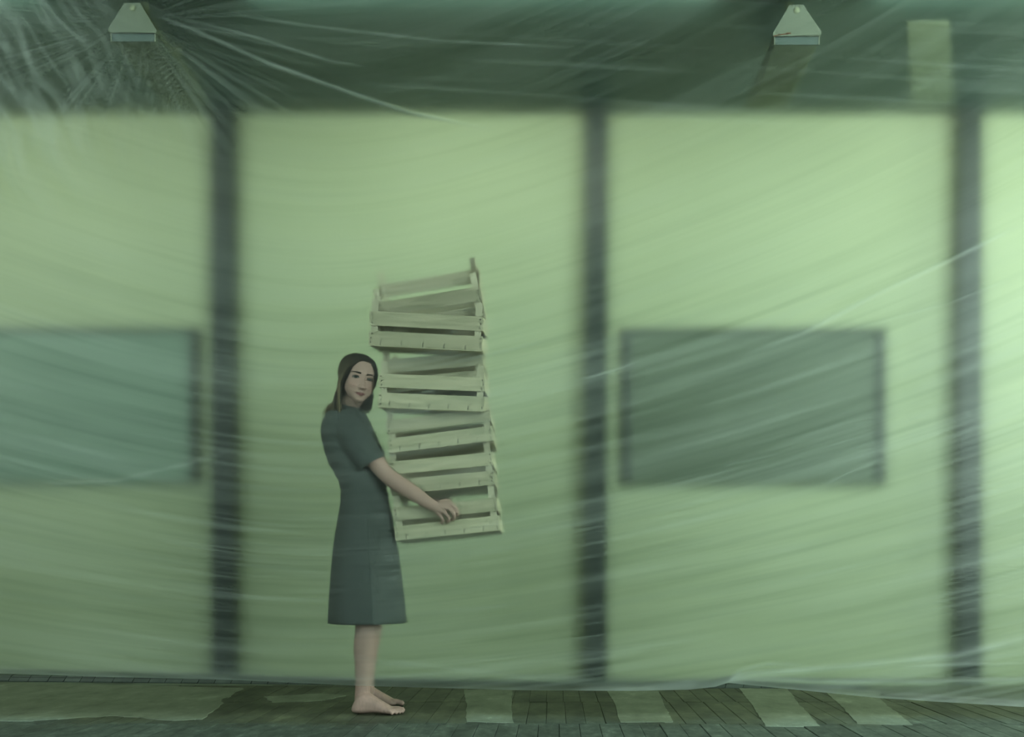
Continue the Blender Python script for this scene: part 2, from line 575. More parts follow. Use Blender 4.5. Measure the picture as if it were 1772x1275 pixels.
for y0, off in rows:
    x0, x1 = (-2.75, 2.45) if y0 < 4 else ((-3.0, 2.75) if y0 < 4.5 else (-3.3, 2.95))
    n = int((x1 - x0) / TW)
    for i in range(n):
        x = x0 + off + i * TW
        if y0 > 4.9 and -0.17 < x < -0.02 or (y0 > 4.9 and 0.05 < x < 0.12):   # two short cut tiles
            parts = [(4.98, 5.05), (5.05, 5.66)]
        else:
            parts = [(y0, y0 + TL)]
        for a, bb in parts:
            o = mesh_obj('floor_tile', tile_mesh(TW - 0.0010 - 0.0016 * random.random() ** 2, bb - a - 0.003), None, floor)
            o.location = (x + TW / 2, (a + bb) / 2, -0.0015 + random.uniform(-0.0012, 0.0012))
            o.rotation_euler = (random.uniform(-.002, .002), random.uniform(-.008, .008), random.uniform(-.002, .002))
# beyond the tiles that can be told apart
bm = bmesh.new()
for (xa, xb, ya, yb) in ((-SIDE, SIDE, FRONT, 3.615), (-SIDE, SIDE, 5.665, WALL_Y), (-SIDE, -3.31, 3.615, 5.665), (2.98, SIDE, 3.615, 5.665),
                         (-3.31, -2.76, 3.615, 4.295), (2.46, 2.98, 3.615, 4.295), (-3.31, -3.01, 4.295, 4.975), (2.78, 2.98, 4.295, 4.975)):
    box(bm, ((xa + xb) / 2, (ya + yb) / 2, -0.013), (xb - xa, yb - ya, 0.02))
from_bm('worn_floor_field', bm, M_farfloor, floor)


def cement(pix, z=0.0035, jag=0.0035):
    pts = [floor_pt(*p) for p in pix]
    out = []
    n = len(pts)
    for i in range(n):
        a, b2 = Vector(pts[i]), Vector(pts[(i + 1) % n])
        m = max(2, int((b2 - a).length / random.uniform(0.03, 0.09)))
        for k in range(m):
            p = a.lerp(b2, k / m)
            out.append((p.x + random.uniform(-jag, jag), p.y + random.uniform(-jag, jag)))
    bm = bmesh.new()
    prism(bm, out, -0.01, z * 0.25 + 0.0002, 0.012)
    bmesh.ops.triangulate(bm, faces=[f for f in bm.faces if len(f.verts) > 4])
    return from_bm('cement_patch', bm, M_cement, floor)


cement([(803, 1193), (887, 1193), (889, 1251), (806, 1249)])
cement([(1278, 1190), (1362, 1190), (1421, 1257), (1325, 1257)])
cement([(1426, 1196), (1512, 1198), (1581, 1255), (1484, 1252)])
cement([(1050, 1195), (1140, 1195), (1150, 1215), (1166, 1250), (1072, 1250), (1062, 1220)], 0.0025)
cement([(-60, 1180), (180, 1184), (425, 1190), (398, 1205), (372, 1228), (356, 1244), (300, 1247), (258, 1243), (200, 1239), (120, 1243), (60, 1247), (-80, 1248)], 0.004, 0.014)
cement([(452, 1205), (560, 1199), (600, 1203), (560, 1212), (470, 1216)], 0.002, 0.01)

# dark bevelled kerb tiles along the foot of the wall, a little askew
kerb = struct(empty('trim_1', (0, 0, 0)))
ka, kb = Vector((-3.42, 5.90)), Vector((1.70, 5.50))
kd = (kb - ka).normalized()
kn = Vector((-kd.y, kd.x))
kl = (kb - ka).length
s = 0.0
box_obj('kerb_bed', (0, 0, 0), (kl, 0.05, 0.026), M_mortar, kerb,
        M=Matrix.Translation(((ka.x + kb.x) / 2, (ka.y + kb.y) / 2, 0.011)) @ Matrix.Rotation(math.atan2(kd.y, kd.x), 4, 'Z'))
while s < kl - 0.05:
    wd = random.choice((0.098, 0.098, 0.078, 0.098, 0.12))
    bm = bmesh.new()
    sec = [(-0.036, -0.002), (-0.036, 0.004), (-0.020, 0.030), (-0.006, 0.036), (0.036, 0.037), (0.036, -0.002)]
    sk = 0.012
    r0 = [(0.0012 + sk * (p[1] / 0.036), p[0], p[1]) for p in sec]
    r1 = [(wd - 0.0025 + sk * (p[1] / 0.036), p[0], p[1]) for p in sec]
    loft(bm, [r0, r1])
    o = from_bm('kerb_tile', bm, M_kerb, kerb)
    p = ka + kd * s
    o.location = (p.x, p.y, random.uniform(-0.001, 0.001))
    o.rotation_euler = (0, 0, math.atan2(kd.y, kd.x))
    s += wd

# ------------------------------------------------------------------ columns and boards on the wall
def column(px, label, wpx=37):
    c = P(px, 600, WALL_Y - 0.08)
    e = empty('steel_column', (c.x, WALL_Y - 0.05, 0))
    tag(e, label, 'column', 'dark steel columns along the wall')
    wd = wpx / F * WALL_Y
    h = CEIL - 0.002
    box_obj('flange', (0, -0.044, h / 2 + 0.001), (wd, 0.010, h), M_col, e, 0.001)
    box_obj('flange', (0, 0.044, h / 2 + 0.001), (wd, 0.010, h), M_col, e, 0.001)
    box_obj('web', (0, 0, h / 2 + 0.001), (0.012, 0.078, h), M_col, e)
    return e


column(393, 'dark steel column between the pale board and the woman, leftmost of three')
column(1031, 'dark steel column just left of the dark green board, middle of three')
column(1671, 'dark steel column right of the dark green board, rightmost of three')


def board(px0, px1, py0, py1, mat, label, side_l=True):
    a = P(px0, py1, WALL_Y - 0.03)
    b2 = P(px1, py0, WALL_Y - 0.03)
    e = empty('wall_board', ((a.x + b2.x) / 2, WALL_Y - 0.002, a.z))
    tag(e, label, 'board')
    wd, h = b2.x - a.x, b2.z - a.z
    fw = 0.05
    box_obj('panel', (0, -0.014, h / 2), (wd - 0.02, 0.022, h - 0.02), mat, e)
    for sx in (-1, 1):
        box_obj('frame_stile', (sx * (wd / 2 - fw / 2), -0.020, h / 2), (fw, 0.036, h), M_frame, e, 0.004)
    for sz in (0, 1):
        box_obj('frame_rail', (0, -0.018, 0.013 + sz * (h - 0.026)), (wd - 2 * fw, 0.030, 0.026), M_col if sz else mat, e, 0.003)
    return e


board(-110, 350, 572, 836, M_boardA, 'pale blue-green board with dark edges on the wall left of the woman')
board(1075, 1526, 572, 838, M_boardB, 'dark grey-green board with dark edges on the wall to the right')

# ------------------------------------------------------------------ lamps
def lamp(pts, Yc, length, label, rust=False):
    """pts: photo corners of the end plate: top left, top right, bottom right, bottom left"""
    q = [P(x, y, Yc) for x, y in pts]
    base = (q[2] + q[3]) / 2
    e = empty('ceiling_lamp', base)
    tag(e, label, 'lamp', 'fluorescent ceiling lamps seen end on')
    loc = [(p.x - base.x, p.z - base.z) for p in q]
    c = 0.012
    (ax, az), (bx, bz), (cx, cz), (dx, dz) = loc
    plate = [(ax, az), (bx, bz), (cx, cz + c), (cx - 0.004, cz), (dx + 0.004, dz), (dx, dz + c)]
    bm = bmesh.new()
    loft(bm, [[(x, 0.0, z) for x, z in plate], [(x, 0.004, z) for x, z in plate]])
    cap = from_bm('end_plate', bm, M_cap, e)
    # folded lip under the plate
    box_obj('plate_lip', ((cx + dx) / 2, 0.012, (cz + dz) / 2 + 0.002), (cx - dx - 0.01, 0.02, 0.004), M_cap, cap)

    def disc(nm, x, z, r, d, mat):
        bm = bmesh.new()
        rings = []
        for rr_, yy in ((r, 0.0), (r * 0.9, -d * 0.7), (r * 0.5, -d)):
            rings.append([(x + rr_ * math.cos(a), yy, z + rr_ * math.sin(a)) for a in (2 * math.pi * i / 14 for i in range(14))])
        loft(bm, rings)
        return from_bm(nm, bm, mat, cap, True)
    disc('bolt', (ax + bx) / 2 + 0.002, az - 0.025, 0.0145, 0.007, M_bolt)
    disc('screw', dx + 0.022, dz + 0.020, 0.006, 0.003, M_cap)
    disc('screw', cx - 0.022, cz + 0.020, 0.006, 0.003, M_cap)
    if rust:
        bm = bmesh.new()
        for (x, z, l, h, a) in ((0.020 + dx, 0.004 + dz, 0.03, 0.003, 0.2), (dx + 0.05, dz + 0.009, 0.05, 0.003, 0.12), (dx + 0.072, dz + 0.0125, 0.022, 0.006, 0.1)):
            box(bm, (0, 0, 0), (l, 0.0012, h), Matrix.Translation((x, -0.0006, z)) @ Matrix.Rotation(-a, 4, 'Y'))
        from_bm('rust_streak', bm, M_rust, cap)
    # housing behind the plate
    k = 0.97
    bm = bmesh.new()
    sec = [(x * k, z * k + 0.003) for x, z in loc]
    loft(bm, [[(x, 0.0042, z) for x, z in sec], [(x, length, z) for x, z in sec]])
    from_bm('housing', bm, M_housing, e)
    # diffuser trough hanging below
    hw = (cx - dx) / 2 - 0.008
    bm = bmesh.new()
    t = 0.003
    prof = [(-hw, 0), (-hw + 0.004, -0.030), (-hw + 0.012, -0.036), (hw - 0.012, -0.036), (hw - 0.004, -0.030), (hw, 0)]
    inn = [(hw - t, 0), (hw - 0.004 - t, -0.028), (hw - 0.014, -0.033), (-hw + 0.014, -0.033), (-hw + 0.004 + t, -0.028), (-hw + t, 0)]
    ring = prof + inn
    loft(bm, [[(x, 0.02, z) for x, z in ring], [(x, length - 0.01, z) for x, z in ring]])
    from_bm('diffuser_trough', bm, M_trough, e)
    box_obj('trough_end', (0, 0.012, -0.019), (2 * hw - 0.012, 0.004, 0.036), M_trough_end, e, 0.001)
    for s1 in (-1, 1):
        box_obj('trough_rim', (s1 * (hw - 0.003), 0.011, -0.019), (0.006, 0.006, 0.037), M_cap, e, 0.001)
    # hanger up to the ceiling
    hz = CEIL - base.z - az
    if hz > 0.005:
        for yy in (0.15, length - 0.15):
            box_obj('hanger', ((ax + bx) / 2, yy, az + hz / 2 - 0.003), (0.03, 0.03, hz + 0.002), M_housing, e)
    return e


lamp([(215, 5), (242, 5), (271, 57), (187, 55)], 4.588, 0.72, 'white enamel end plate of the ceiling lamp at upper left, sheet gathered round it')
lamp([(1366, 9), (1390, 8), (1422, 60), (1337, 63)], 4.588, 0.72, 'rust-streaked white end plate of the ceiling lamp at upper right', True)

# ------------------------------------------------------------------ crates
CL, CDp, SH, GAP, ST, PH = 0.485, 0.30, 0.0635, 0.0225, 0.0065, 0.212


def make_crate(label, CL=CL):
    e = empty('wooden_crate')
    tag(e, label, 'crate', 'stack of wooden fruit crates')
    # origin: middle of the bottom; long side along x
    pw = 0.030
    for sx in (-1, 1):
        for sy in (-1, 1):
            bm = bmesh.new()
            x0, y0 = sx * (CL / 2 - 0.002 - 0.006), sy * (CDp / 2 - ST)
            tri = [(x0, y0), (x0 - sx * pw, y0), (x0 - sx * pw * 0.55, y0 - sy * pw * 0.45), (x0 - sx * 0.004, y0 - sy * pw)]
            if sx * sy < 0:
                tri = tri[::-1]
            ph = PH + random.uniform(-0.004, 0.002)
            loft(bm, [[(x, y, 0.0065) for x, y in tri], [(x, y, ph) for x, y in tri]])
            from_bm('corner_post', bm, M_wood_v, e)
    for sy in (-1, 1):
        for k in (0, 1):
            z = 0.004 + SH / 2 + k * (SH + GAP)
            o = box_obj('side_slat', (0, 0, 0), (CL, ST, SH + random.uniform(-.002, .002)), M_wood, e, 0.0008)
            o.location = (0, sy * (CDp / 2 - ST / 2), z)
            o.rotation_euler = (0, random.uniform(-.006, .006), 0)
    for sx in (-1, 1):
        for k in (0, 1):
            z = 0.004 + SH / 2 + k * (SH + GAP)
            bm = bmesh.new()
            box(bm, (0, 0, 0), (CDp - 2 * ST - 0.001, 0.006, SH - 0.004), None, 0.0008)
            o = from_bm('end_slat', bm, M_wood, e)
            o.location = (sx * (CL / 2 - 0.004), 0, z)
            o.rotation_euler = (0, 0, HP)
    nb = 5
    bw = (CDp - 0.012 * (nb - 1)) / nb
    for k in range(nb):
        o = box_obj('bottom_board', (0, 0, 0), (CL - 0.004, bw, 0.004), M_wood, e, 0.0006)
        o.location = (0, -CDp / 2 + bw / 2 + k * (bw + 0.012), 0.002)
    for k in range(3):
        o = box_obj('bottom_batten', (0, 0, 0), (0.035, CDp - 2 * ST - 0.004, 0.005), M_wood, e, 0.0006)
        o.location = ((k - 1) * 0.19, 0, 0.0066)
    bm = bmesh.new()
    for sy in (-1, 1):
        for i in range(5):
            x = -CL / 2 + 0.052 + i * (CL - 0.10) / 4.3
            box(bm, (x, sy * (CDp / 2 + 0.0006), 0.014), (0.0022, 0.002, 0.019))
            box(bm, (x + 0.004, sy * (CDp / 2 + 0.0006), 0.023), (0.009, 0.002, 0.0018))
        for sx in (-1, 1):
            for k in (0, 1):
                for j in range(3):
                    z = 0.004 + k * (SH + GAP) + SH * (0.2 + 0.3 * j)
                    box(bm, (sx * (CL / 2 - 0.012) + random.uniform(-.003, .003), sy * (CDp / 2 + 0.0006), z), (0.004, 0.002, 0.006))
    o = from_bm('staples', bm, M_staple, e)
    o['kind'] = 'stuff'
    return e


def place_crate(e, px, py, Yfront, roll, pitch=0.0, yaw=0.0):
    """px,py: where the middle of the near bottom edge shows"""
    p = P(px, py, Yfront)
    R = Euler((pitch, 0, 0)).to_matrix().to_4x4()
    R = Matrix.Rotation(yaw, 4, 'Z') @ Matrix.Rotation(-math.radians(roll), 4, 'Y') @ R
    off = R @ Vector((0, -CDp / 2, 0))
    e.matrix_world = Matrix.Translation(p - off) @ R


YC = 4.600
cr = make_crate('pale wooden slat crate at the bottom of the stack, held by the hand')
place_crate(cr, 775, 926.5, YC, 5.9, math.radians(-2))
cr = make_crate('pale wooden slat crate second from the bottom of the stack, above the hand')
place_crate(cr, 767, 847, YC, 5.7, math.radians(-3.5))
cr = make_crate('pale wooden slat crate third from the bottom, beside the grey sleeve')
place_crate(cr, 764, 773, 4.590, 6.9, math.radians(-4))
cr = make_crate('pale wooden slat crate tilted to the right, beside the face')
place_crate(cr, 746, 708.5, 4.535, -2.3, math.radians(3))
cr = make_crate('blurred wooden crate wedged into the right-tilted crate, under the sharply seen one', CL=0.468)
place_crate(cr, 753, 673, 4.655, 5.0, math.radians(4))
crA = make_crate('sharply seen wooden slat crate above head height with the tilted crate in it', CL=0.512)
place_crate(crA, 736, 603, 4.490, -3.0, math.radians(6))
crB = make_crate('topmost wooden crate, tilted steeply towards the viewer in the crate below')
place_crate(crB, 750.5, 568, 4.565, 9.0, math.radians(31))

# ------------------------------------------------------------------ the woman
PY = 4.68                                   # depth of her middle
person = empty('person', (P(640, 1234, PY).x, PY, 0))
tag(person, 'barefoot woman in a grey-green knee-length dress carrying crates behind the sheet', 'person')
PO = person.location.copy()

# head frame: x to the viewer's right, y out of the face, z up
yaw = math.radians(25)
fwd = Vector((math.sin(yaw), -math.cos(yaw), -0.10)).normalized()
hx = Vector((math.cos(yaw), math.sin(yaw), 0))
hz_ = Vector((0, 0, 1)) - fwd * fwd.z
hz_.normalize()
roll = math.radians(8)
hx2 = (hx * math.cos(roll) - hz_ * math.sin(roll)).normalized()
hz2 = (hz_ * math.cos(roll) + hx * math.sin(roll)).normalized()
HO = P(630.0, 654, 4.530) - fwd * 0.083


def HW(p):
    return HO + hx2 * p[0] + fwd * p[1] + hz2 * p[2]


def ray_ell(d, o, c, r):
    r = np.array(r)
    dd = d / r
    oo = (np.array(o) - np.array(c)) / r
    A = (dd ** 2).sum(-1)
    B = (dd * oo).sum(-1)
    Cc = (oo ** 2).sum() - 1
    disc = B * B - A * Cc
    t = (-B + np.sqrt(np.maximum(disc, 0))) / A
    return np.where((disc > 0) & (t > 0), t, 0.001)


def head_surface(d):
    o = (0, 0, -0.02)
    p = 14
    r = (ray_ell(d, o, (0, -0.020, 0.028), (0.0730, 0.092, 0.084)) ** p
         + ray_ell(d, o, (0, 0.014, -0.032), (0.0665, 0.064, 0.070)) ** p
         + ray_ell(d, o, (0, 0.036, -0.084), (0.029, 0.036, 0.027)) ** p) ** (1 / p)
    q = d * r[..., None] + np.array(o)
    x, y, z = q[..., 0], q[..., 1], q[..., 2]
    ax = np.abs(x)
    front = sstep(0.02, 0.05, y)
    G = lambda a, b: np.exp(-(a ** 2) - (b ** 2))
    t = np.clip((0.014 - z) / 0.058, 0, 1)
    nose = (0.003 + 0.0185 * t ** 1.25) * np.exp(-(x / (0.0062 + 0.0045 * t)) ** 2) * sstep(-0.0565, -0.047, z) * sstep(0.03, 0.005, z)
    dy = nose
    dy = dy + 0.006 * G((ax - 0.0125) / 0.006, (z + 0.043) / 0.0065)
    dy = dy - 0.0085 * G((ax - 0.030) / 0.017, (z - 0.001) / 0.0115)
    dy = dy + 0.0035 * G((ax - 0.031) / 0.011, (z + 0.0005) / 0.008)
    dy = dy + 0.0030 * G((ax - 0.028) / 0.024, (z - 0.021) / 0.008)
    dy = dy + 0.0045 * G((ax - 0.040) / 0.017, (z + 0.032) / 0.018)
    dy = dy - 0.0030 * G((ax - 0.047) / 0.012, (z + 0.066) / 0.02)
    dy = dy + 0.0050 * G(x / 0.019, (z + 0.0665) / 0.0048)
    dy = dy + 0.0060 * G(x / 0.017, (z + 0.0785) / 0.0055)
    dy = dy - 0.0055 * G(x / 0.020, (z + 0.0722) / 0.0022)
    dy = dy - 0.0035 * G(x / 0.018, (z + 0.090) / 0.006)
    dy = dy + 0.0030 * G(x / 0.014, (z + 0.105) / 0.010)
    q[..., 1] = y + dy * front
    return q


bmb = bmesh.new()
nu, nv = 140, 110
th = np.linspace(0, 2 * np.pi, nu, endpoint=False)
ph = np.linspace(0.02, np.pi - 0.02, nv)
d = np.stack([np.outer(np.sin(ph), np.cos(th)), np.outer(np.sin(ph), np.sin(th)), np.outer(np.cos(ph), np.ones(nu))], -1)
hp = head_surface(d)
loft(bmb, [[HW(hp[j, i]) for i in range(nu)] for j in range(nv)])
for sx in (-1, 1):      # ears
    tube(bmb, [HW((sx * 0.070, -0.012, -0.034)), HW((sx * 0.076, -0.018, -0.012)), HW((sx * 0.078, -0.022, 0.012))], [0.007, 0.011, 0.012], 10, 4)
# neck
tube(bmb, [HW((0, -0.024, -0.045)), HW((-0.004, -0.030, -0.088)), P(601, 707, 4.675), P(598, 730, 4.68)], [0.050, 0.047, 0.051, 0.066], 22, 5)

# trunk, under the dress: (row, back, front, half width)
TR = [(703, 583, 621, 0.062), (711, 576, 628, 0.095), (720, 567.5, 634, 0.135), (735, 560.5, 641, 0.150), (752, 559, 646, 0.152), (782, 565, 655, 0.142),
      (804, 573, 660, 0.135), (822, 583.5, 663.5, 0.130), (838, 590.5, 666.5, 0.126), (855, 593, 670, 0.130), (876, 592, 672.5, 0.146),
      (900, 588, 676, 0.164), (930, 583, 680.5, 0.180), (965, 579, 686, 0.192), (1013, 576, 691.5, 0.203), (1056, 574, 696, 0.212), (1077, 573, 698, 0.216)]


FACETS = [(0, 1, 1), (0, -1, 1), (1, 0, 1), (-1, 0, 1), (0.643, 0.766, 0.985), (0.643, -0.766, 0.985),
          (-0.5, 0.866, 1.02), (-0.5, -0.866, 1.02), (-0.866, 0.5, 1.02), (-0.866, -0.5, 1.02)]


def trunk_ring(row, n, grow=0.0, seg=72, facet=0.0):
    py, xb, xf, hw = row
    hw = hw * 0.90
    a_, b_ = P(xb, py, PY), P(xf, py, PY)
    cx, h = (a_.x + b_.x) / 2, (b_.x - a_.x) / 2 + grow
    hw = hw + grow
    out = []
    for k in range(seg):
        a = 2 * math.pi * k / seg
        c, s_ = math.cos(a), math.sin(a)
        x = math.copysign(abs(c) ** (2 / n), c)
        y = math.copysign(abs(s_) ** (2 / n), s_)
        if facet > 0:                       # skirt pressed into panels: sides, front corners, front
            pp = 22
            r_ = sum(max(0.0, (nx_ * c + ny_ * s_) / d_) ** pp for nx_, ny_, d_ in FACETS) ** (-1 / pp)
            x = x * (1 - facet) + facet * c * r_
            y = y * (1 - facet) + facet * s_ * r_
        x *= h
        y *= hw
        out.append(Vector((cx + x, PY + y, a_.z)))
    return out


loft(bmb, [trunk_ring(r, 2.1, -0.012, 40) for r in TR[1:13]])
# legs
sc = 376.0
NL, FL = 4.600, 4.830
def leg(Y, dx):
    q = lambda x, y: P(x + dx, y, Y)
    tube(bmb, [q(634, 905), q(636, 980), q(637, 1052), q(635.5, 1085), q(631, 1118), q(629.5, 1148), q(628.3, 1174), q(628.0, 1192), q(627, 1212)],
         [0.070, 0.068, 0.056, 0.053, 0.0495, 0.0405, 0.0350, 0.0355, 0.036], 24, 5, flat=0.95)


leg(NL, 0)
leg(FL, 7)


def foot(ox, oy, s_y, ang):
    """heel at x=0, toes at +x, great toe at +y (times s_y)"""
    T = Matrix.Translation((ox, oy, 0)) @ Matrix.Rotation(ang, 4, 'Z')
    secs = [(0.002, 0.030, 0.018, 0.016, 0), (0.010, 0.052, 0.027, 0.006, 0), (0.030, 0.085, 0.032, 0.002, 0), (0.055, 0.104, 0.034, 0.002, 0), (0.080, 0.098, 0.034, 0.004, 0.002),
            (0.105, 0.082, 0.035, 0.005, 0.003), (0.135, 0.063, 0.039, 0.004, 0.003), (0.165, 0.045, 0.045, 0.002, 0.002), (0.185, 0.033, 0.046, 0.002, 0.001), (0.200, 0.024, 0.040, 0.004, 0.002)]
    cur = catmull(secs, 4)
    rings = []
    for x, top, hw, bot, cy in cur:
        ring = []
        for k in range(24):
            a = 2 * math.pi * k / 24
            yy = math.cos(a) * hw
            sa = math.sin(a)
            zc = bot + (top - bot) * 0.42
            zz = zc + (top - zc) * sa * (1.0 if sa > 0 else 0) + ((zc - bot) * math.copysign(abs(sa) ** 0.55, sa) if sa < 0 else 0)
            # the instep falls off to the outside
            ring.append(T @ Vector((x, (cy + yy) * s_y, zz)))
        rings.append(ring)
    loft(bmb, rings)
    toes = [(0.030, 0.178, 0.240, 0.0130), (0.0085, 0.184, 0.240, 0.0095), (-0.0085, 0.180, 0.231, 0.0090), (-0.0245, 0.174, 0.219, 0.0085), (-0.0395, 0.164, 0.203, 0.0085)]
    nails = []
    for y, xa, xb, r in toes:
        pts = [T @ Vector((xa, y * s_y * 0.95, 0.020)), T @ Vector(((xa + xb) / 2, y * s_y, 0.0205)), T @ Vector((xb - r * 0.9, y * s_y, r + 0.0015))]
        tube(bmb, pts, [r * 1.05, r * 0.92, r], 12, 4)
        nails.append((T @ Vector((xb - r * 0.75, y * s_y, 2 * r - 0.0005)), r))
    return nails


heel = P(608.8, 1234, 4.585)
nails = foot(heel.x, 4.585, 1, math.radians(-3))
heel2 = P(614, 1221, 4.845)
nails += foot(heel2.x, 4.845, -1, math.radians(4))

# arms and hands
def hand(p, knuckles, fingers, thumb, wr, palm):
    for k_, f_ in zip(knuckles, fingers):
        kk = P(*k_[:3])
        tube(bmb, [p, p.lerp(kk, 0.5) + Vector((0, palm, 0)), kk], [wr * 0.80, 0.0150, k_[3]], 12, 4)
        pts = [kk] + [P(*q) for q in f_]
        r = k_[3]
        tube(bmb, pts, [r, r * 0.93, r * 0.86, r * 0.76][:len(pts)], 12, 4)
    tp = [P(*q) for q in thumb]
    tube(bmb, tp, [0.0150, 0.0120, 0.0100, 0.0088][:len(tp)], 12, 4)


AY = 4.556
near_arm = [P(600, 738, 4.575), P(612, 752, 4.560), P(640, 786, 4.555), P(666, 818, AY), P(684, 833, AY), P(703, 845, AY), P(726, 860, AY), P(746, 873, AY), P(757, 878, AY)]
near_r = [0.048, 0.047, 0.044, 0.0375, 0.0385, 0.0375, 0.0325, 0.0265, 0.0255]
tube(bmb, near_arm, near_r, 22, 6, flat=0.92)
hand(P(752, 876, AY), [(778.5, 870, AY + .002, 0.0095), (777, 879, AY - .004, 0.0098), (771, 887.5, AY, 0.0093), (762, 892.5, AY + .008, 0.0085)],
     [[(788, 878.5, AY), (792, 887.5, AY + .014), (790.5, 893.5, AY + .037)],
      [(785.5, 889, AY - .004), (785.5, 897, AY + .012), (782, 899.5, AY + .036)],
      [(777, 896.5, AY), (775.5, 902.5, AY + .014), (773, 903, AY + .036)],
      [(767, 900, AY + .008), (765, 904, AY + .018), (763, 904.5, AY + .034)]],
     [(757, 874, AY + .004), (765, 868.5, AY + .016), (772, 866.5, AY + .030), (777, 866.5, AY + .048)], 0.0255, -0.002)
FY = 4.925
far_arm = [P(614, 742, 4.815), P(626, 758, 4.855), P(650, 792, 4.90), P(674, 822, FY), P(706, 842, FY), P(736, 858, FY), P(748, 865, FY)]
tube(bmb, far_arm, [0.046, 0.046, 0.043, 0.037, 0.037, 0.029, 0.026], 20, 6)
hand(P(744, 863, FY), [(768, 857, FY, 0.0095), (768, 865, FY + .004, 0.0098), (763, 872, FY, 0.0093), (756, 877, FY - .006, 0.0085)],
     [[(778, 864, FY), (782, 872, FY - .012), (780, 877, FY - .034)],
      [(777, 873, FY + .004), (778, 880, FY - .008), (775, 883, FY - .034)],
      [(770, 880, FY), (769, 885, FY - .012), (767, 886, FY - .034)],
      [(761, 883, FY - .006), (760, 887, FY - .016), (758, 888, FY - .032)]],
     [(748, 858, FY - .006), (758, 852, FY - .016), (766, 849, FY - .034), (772, 848, FY - .052)], 0.026, 0.002)

for v in bmb.verts:
    v.co -= PO
bmesh.ops.recalc_face_normals(bmb, faces=bmb.faces)
tmp = bpy.data.meshes.new('tmp')
bmb.to_mesh(tmp)
bmb.free()
to = bpy.data.objects.new('tmp', tmp)
C.objects.link(to)
md = to.modifiers.new('r', 'REMESH')
md.mode = 'VOXEL'
md.voxel_size = 0.0031
md.use_smooth_shade = True
sm = to.modifiers.new('s', 'SMOOTH')
sm.factor = 0.5
sm.iterations = 2
dg = bpy.context.evaluated_depsgraph_get()
body_me = bpy.data.meshes.new_from_object(to.evaluated_get(dg))
body_me.name = 'body'
bpy.data.objects.remove(to)
body_me.materials.clear()
body_me.materials.append(M_skin)
body = mesh_obj('body', body_me, None, person)
nvb = len(body_me.vertices)
co = np.empty(nvb * 3, np.float32)
body_me.vertices.foreach_get('co', co)
co = co.reshape(-1, 3) + np.array(PO)
rel = co - np.array(HO)
lx, ly, lz = rel @ np.array(hx2), rel @ np.array(fwd), rel @ np.array(hz2)
pig = np.ones((nvb, 4), np.float32)
pig[:, :3] = (0.64, 0.415, 0.365)
isface = (ly > 0.045) & (np.abs(lx) < 0.08) & (np.abs(lz) < 0.13)
edge = 0.0215
lipu = 0.0075 * np.clip(1 - (lx / edge) ** 2, 0, 1) ** 0.6 * (1 - 0.25 * np.exp(-(lx / 0.004) ** 2))
lipl = 0.0098 * np.clip(1 - (lx / (edge * 0.92)) ** 2, 0, 1) ** 0.7
lip = isface & (lz < -0.0722 + lipu) & (lz > -0.0722 - lipl) & (np.abs(lx) < edge)
pig[lip, :3] = (0.25, 0.09, 0.095)
cheek = np.exp(-((np.abs(lx) - 0.042) / 0.018) ** 2 - ((lz + 0.035) / 0.016) ** 2) * isface
pig[:, 1] *= 1 - 0.10 * cheek
pig[:, 2] *= 1 - 0.08 * cheek
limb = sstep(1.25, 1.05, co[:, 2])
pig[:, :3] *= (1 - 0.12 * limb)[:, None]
# dim light near the floor painted into the pigment of the feet
foot_shade = sstep(0.16, 0.01, co[:, 2]) * (0.72 + 0.5 * noise3(co[:, 0] * 28, co[:, 1] * 28, co[:, 2] * 28))
pig[:, :3] = pig[:, :3] * (1 - 0.62 * np.clip(foot_shade, 0, 1))[:, None] + 0.62 * np.clip(foot_shade, 0, 1)[:, None] * np.array((0.16, 0.13, 0.105))
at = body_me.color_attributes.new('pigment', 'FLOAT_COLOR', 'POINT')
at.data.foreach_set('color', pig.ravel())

# --- face: eyes, lashes, brows laid on the surface
bv = BVHTree.FromPolygons([tuple(v) for v in co.tolist()], [tuple(p.vertices) for p in body_me.polygons]) if nvb < 900000 else None


def on_face(x, z, lift):
    o = HW((x, 0.20, z))
    hit = bv.ray_cast(o, -fwd, 0.3)
    if hit[0] is None:
        return HW((x, 0.08, z)) - PO
    return hit[0] + fwd * lift - PO


def patch(name, fn, nu_, nv_, lift, mat, parent):
    bm = bmesh.new()
    g = [[bm.verts.new(on_face(*fn(-1 + 2 * i / (nu_ - 1), -1 + 2 * j / (nv_ - 1)), lift)) for i in range(nu_)] for j in range(nv_)]
    for j in range(nv_ - 1):
        for i in range(nu_ - 1):
            bm.faces.new((g[j][i], g[j][i + 1], g[j + 1][i + 1], g[j + 1][i]))
    o = from_bm(name, bm, mat, parent, True)
    sd = o.modifiers.new('thick', 'SOLIDIFY'); sd.thickness = 0.0012; sd.offset = 0
    return o


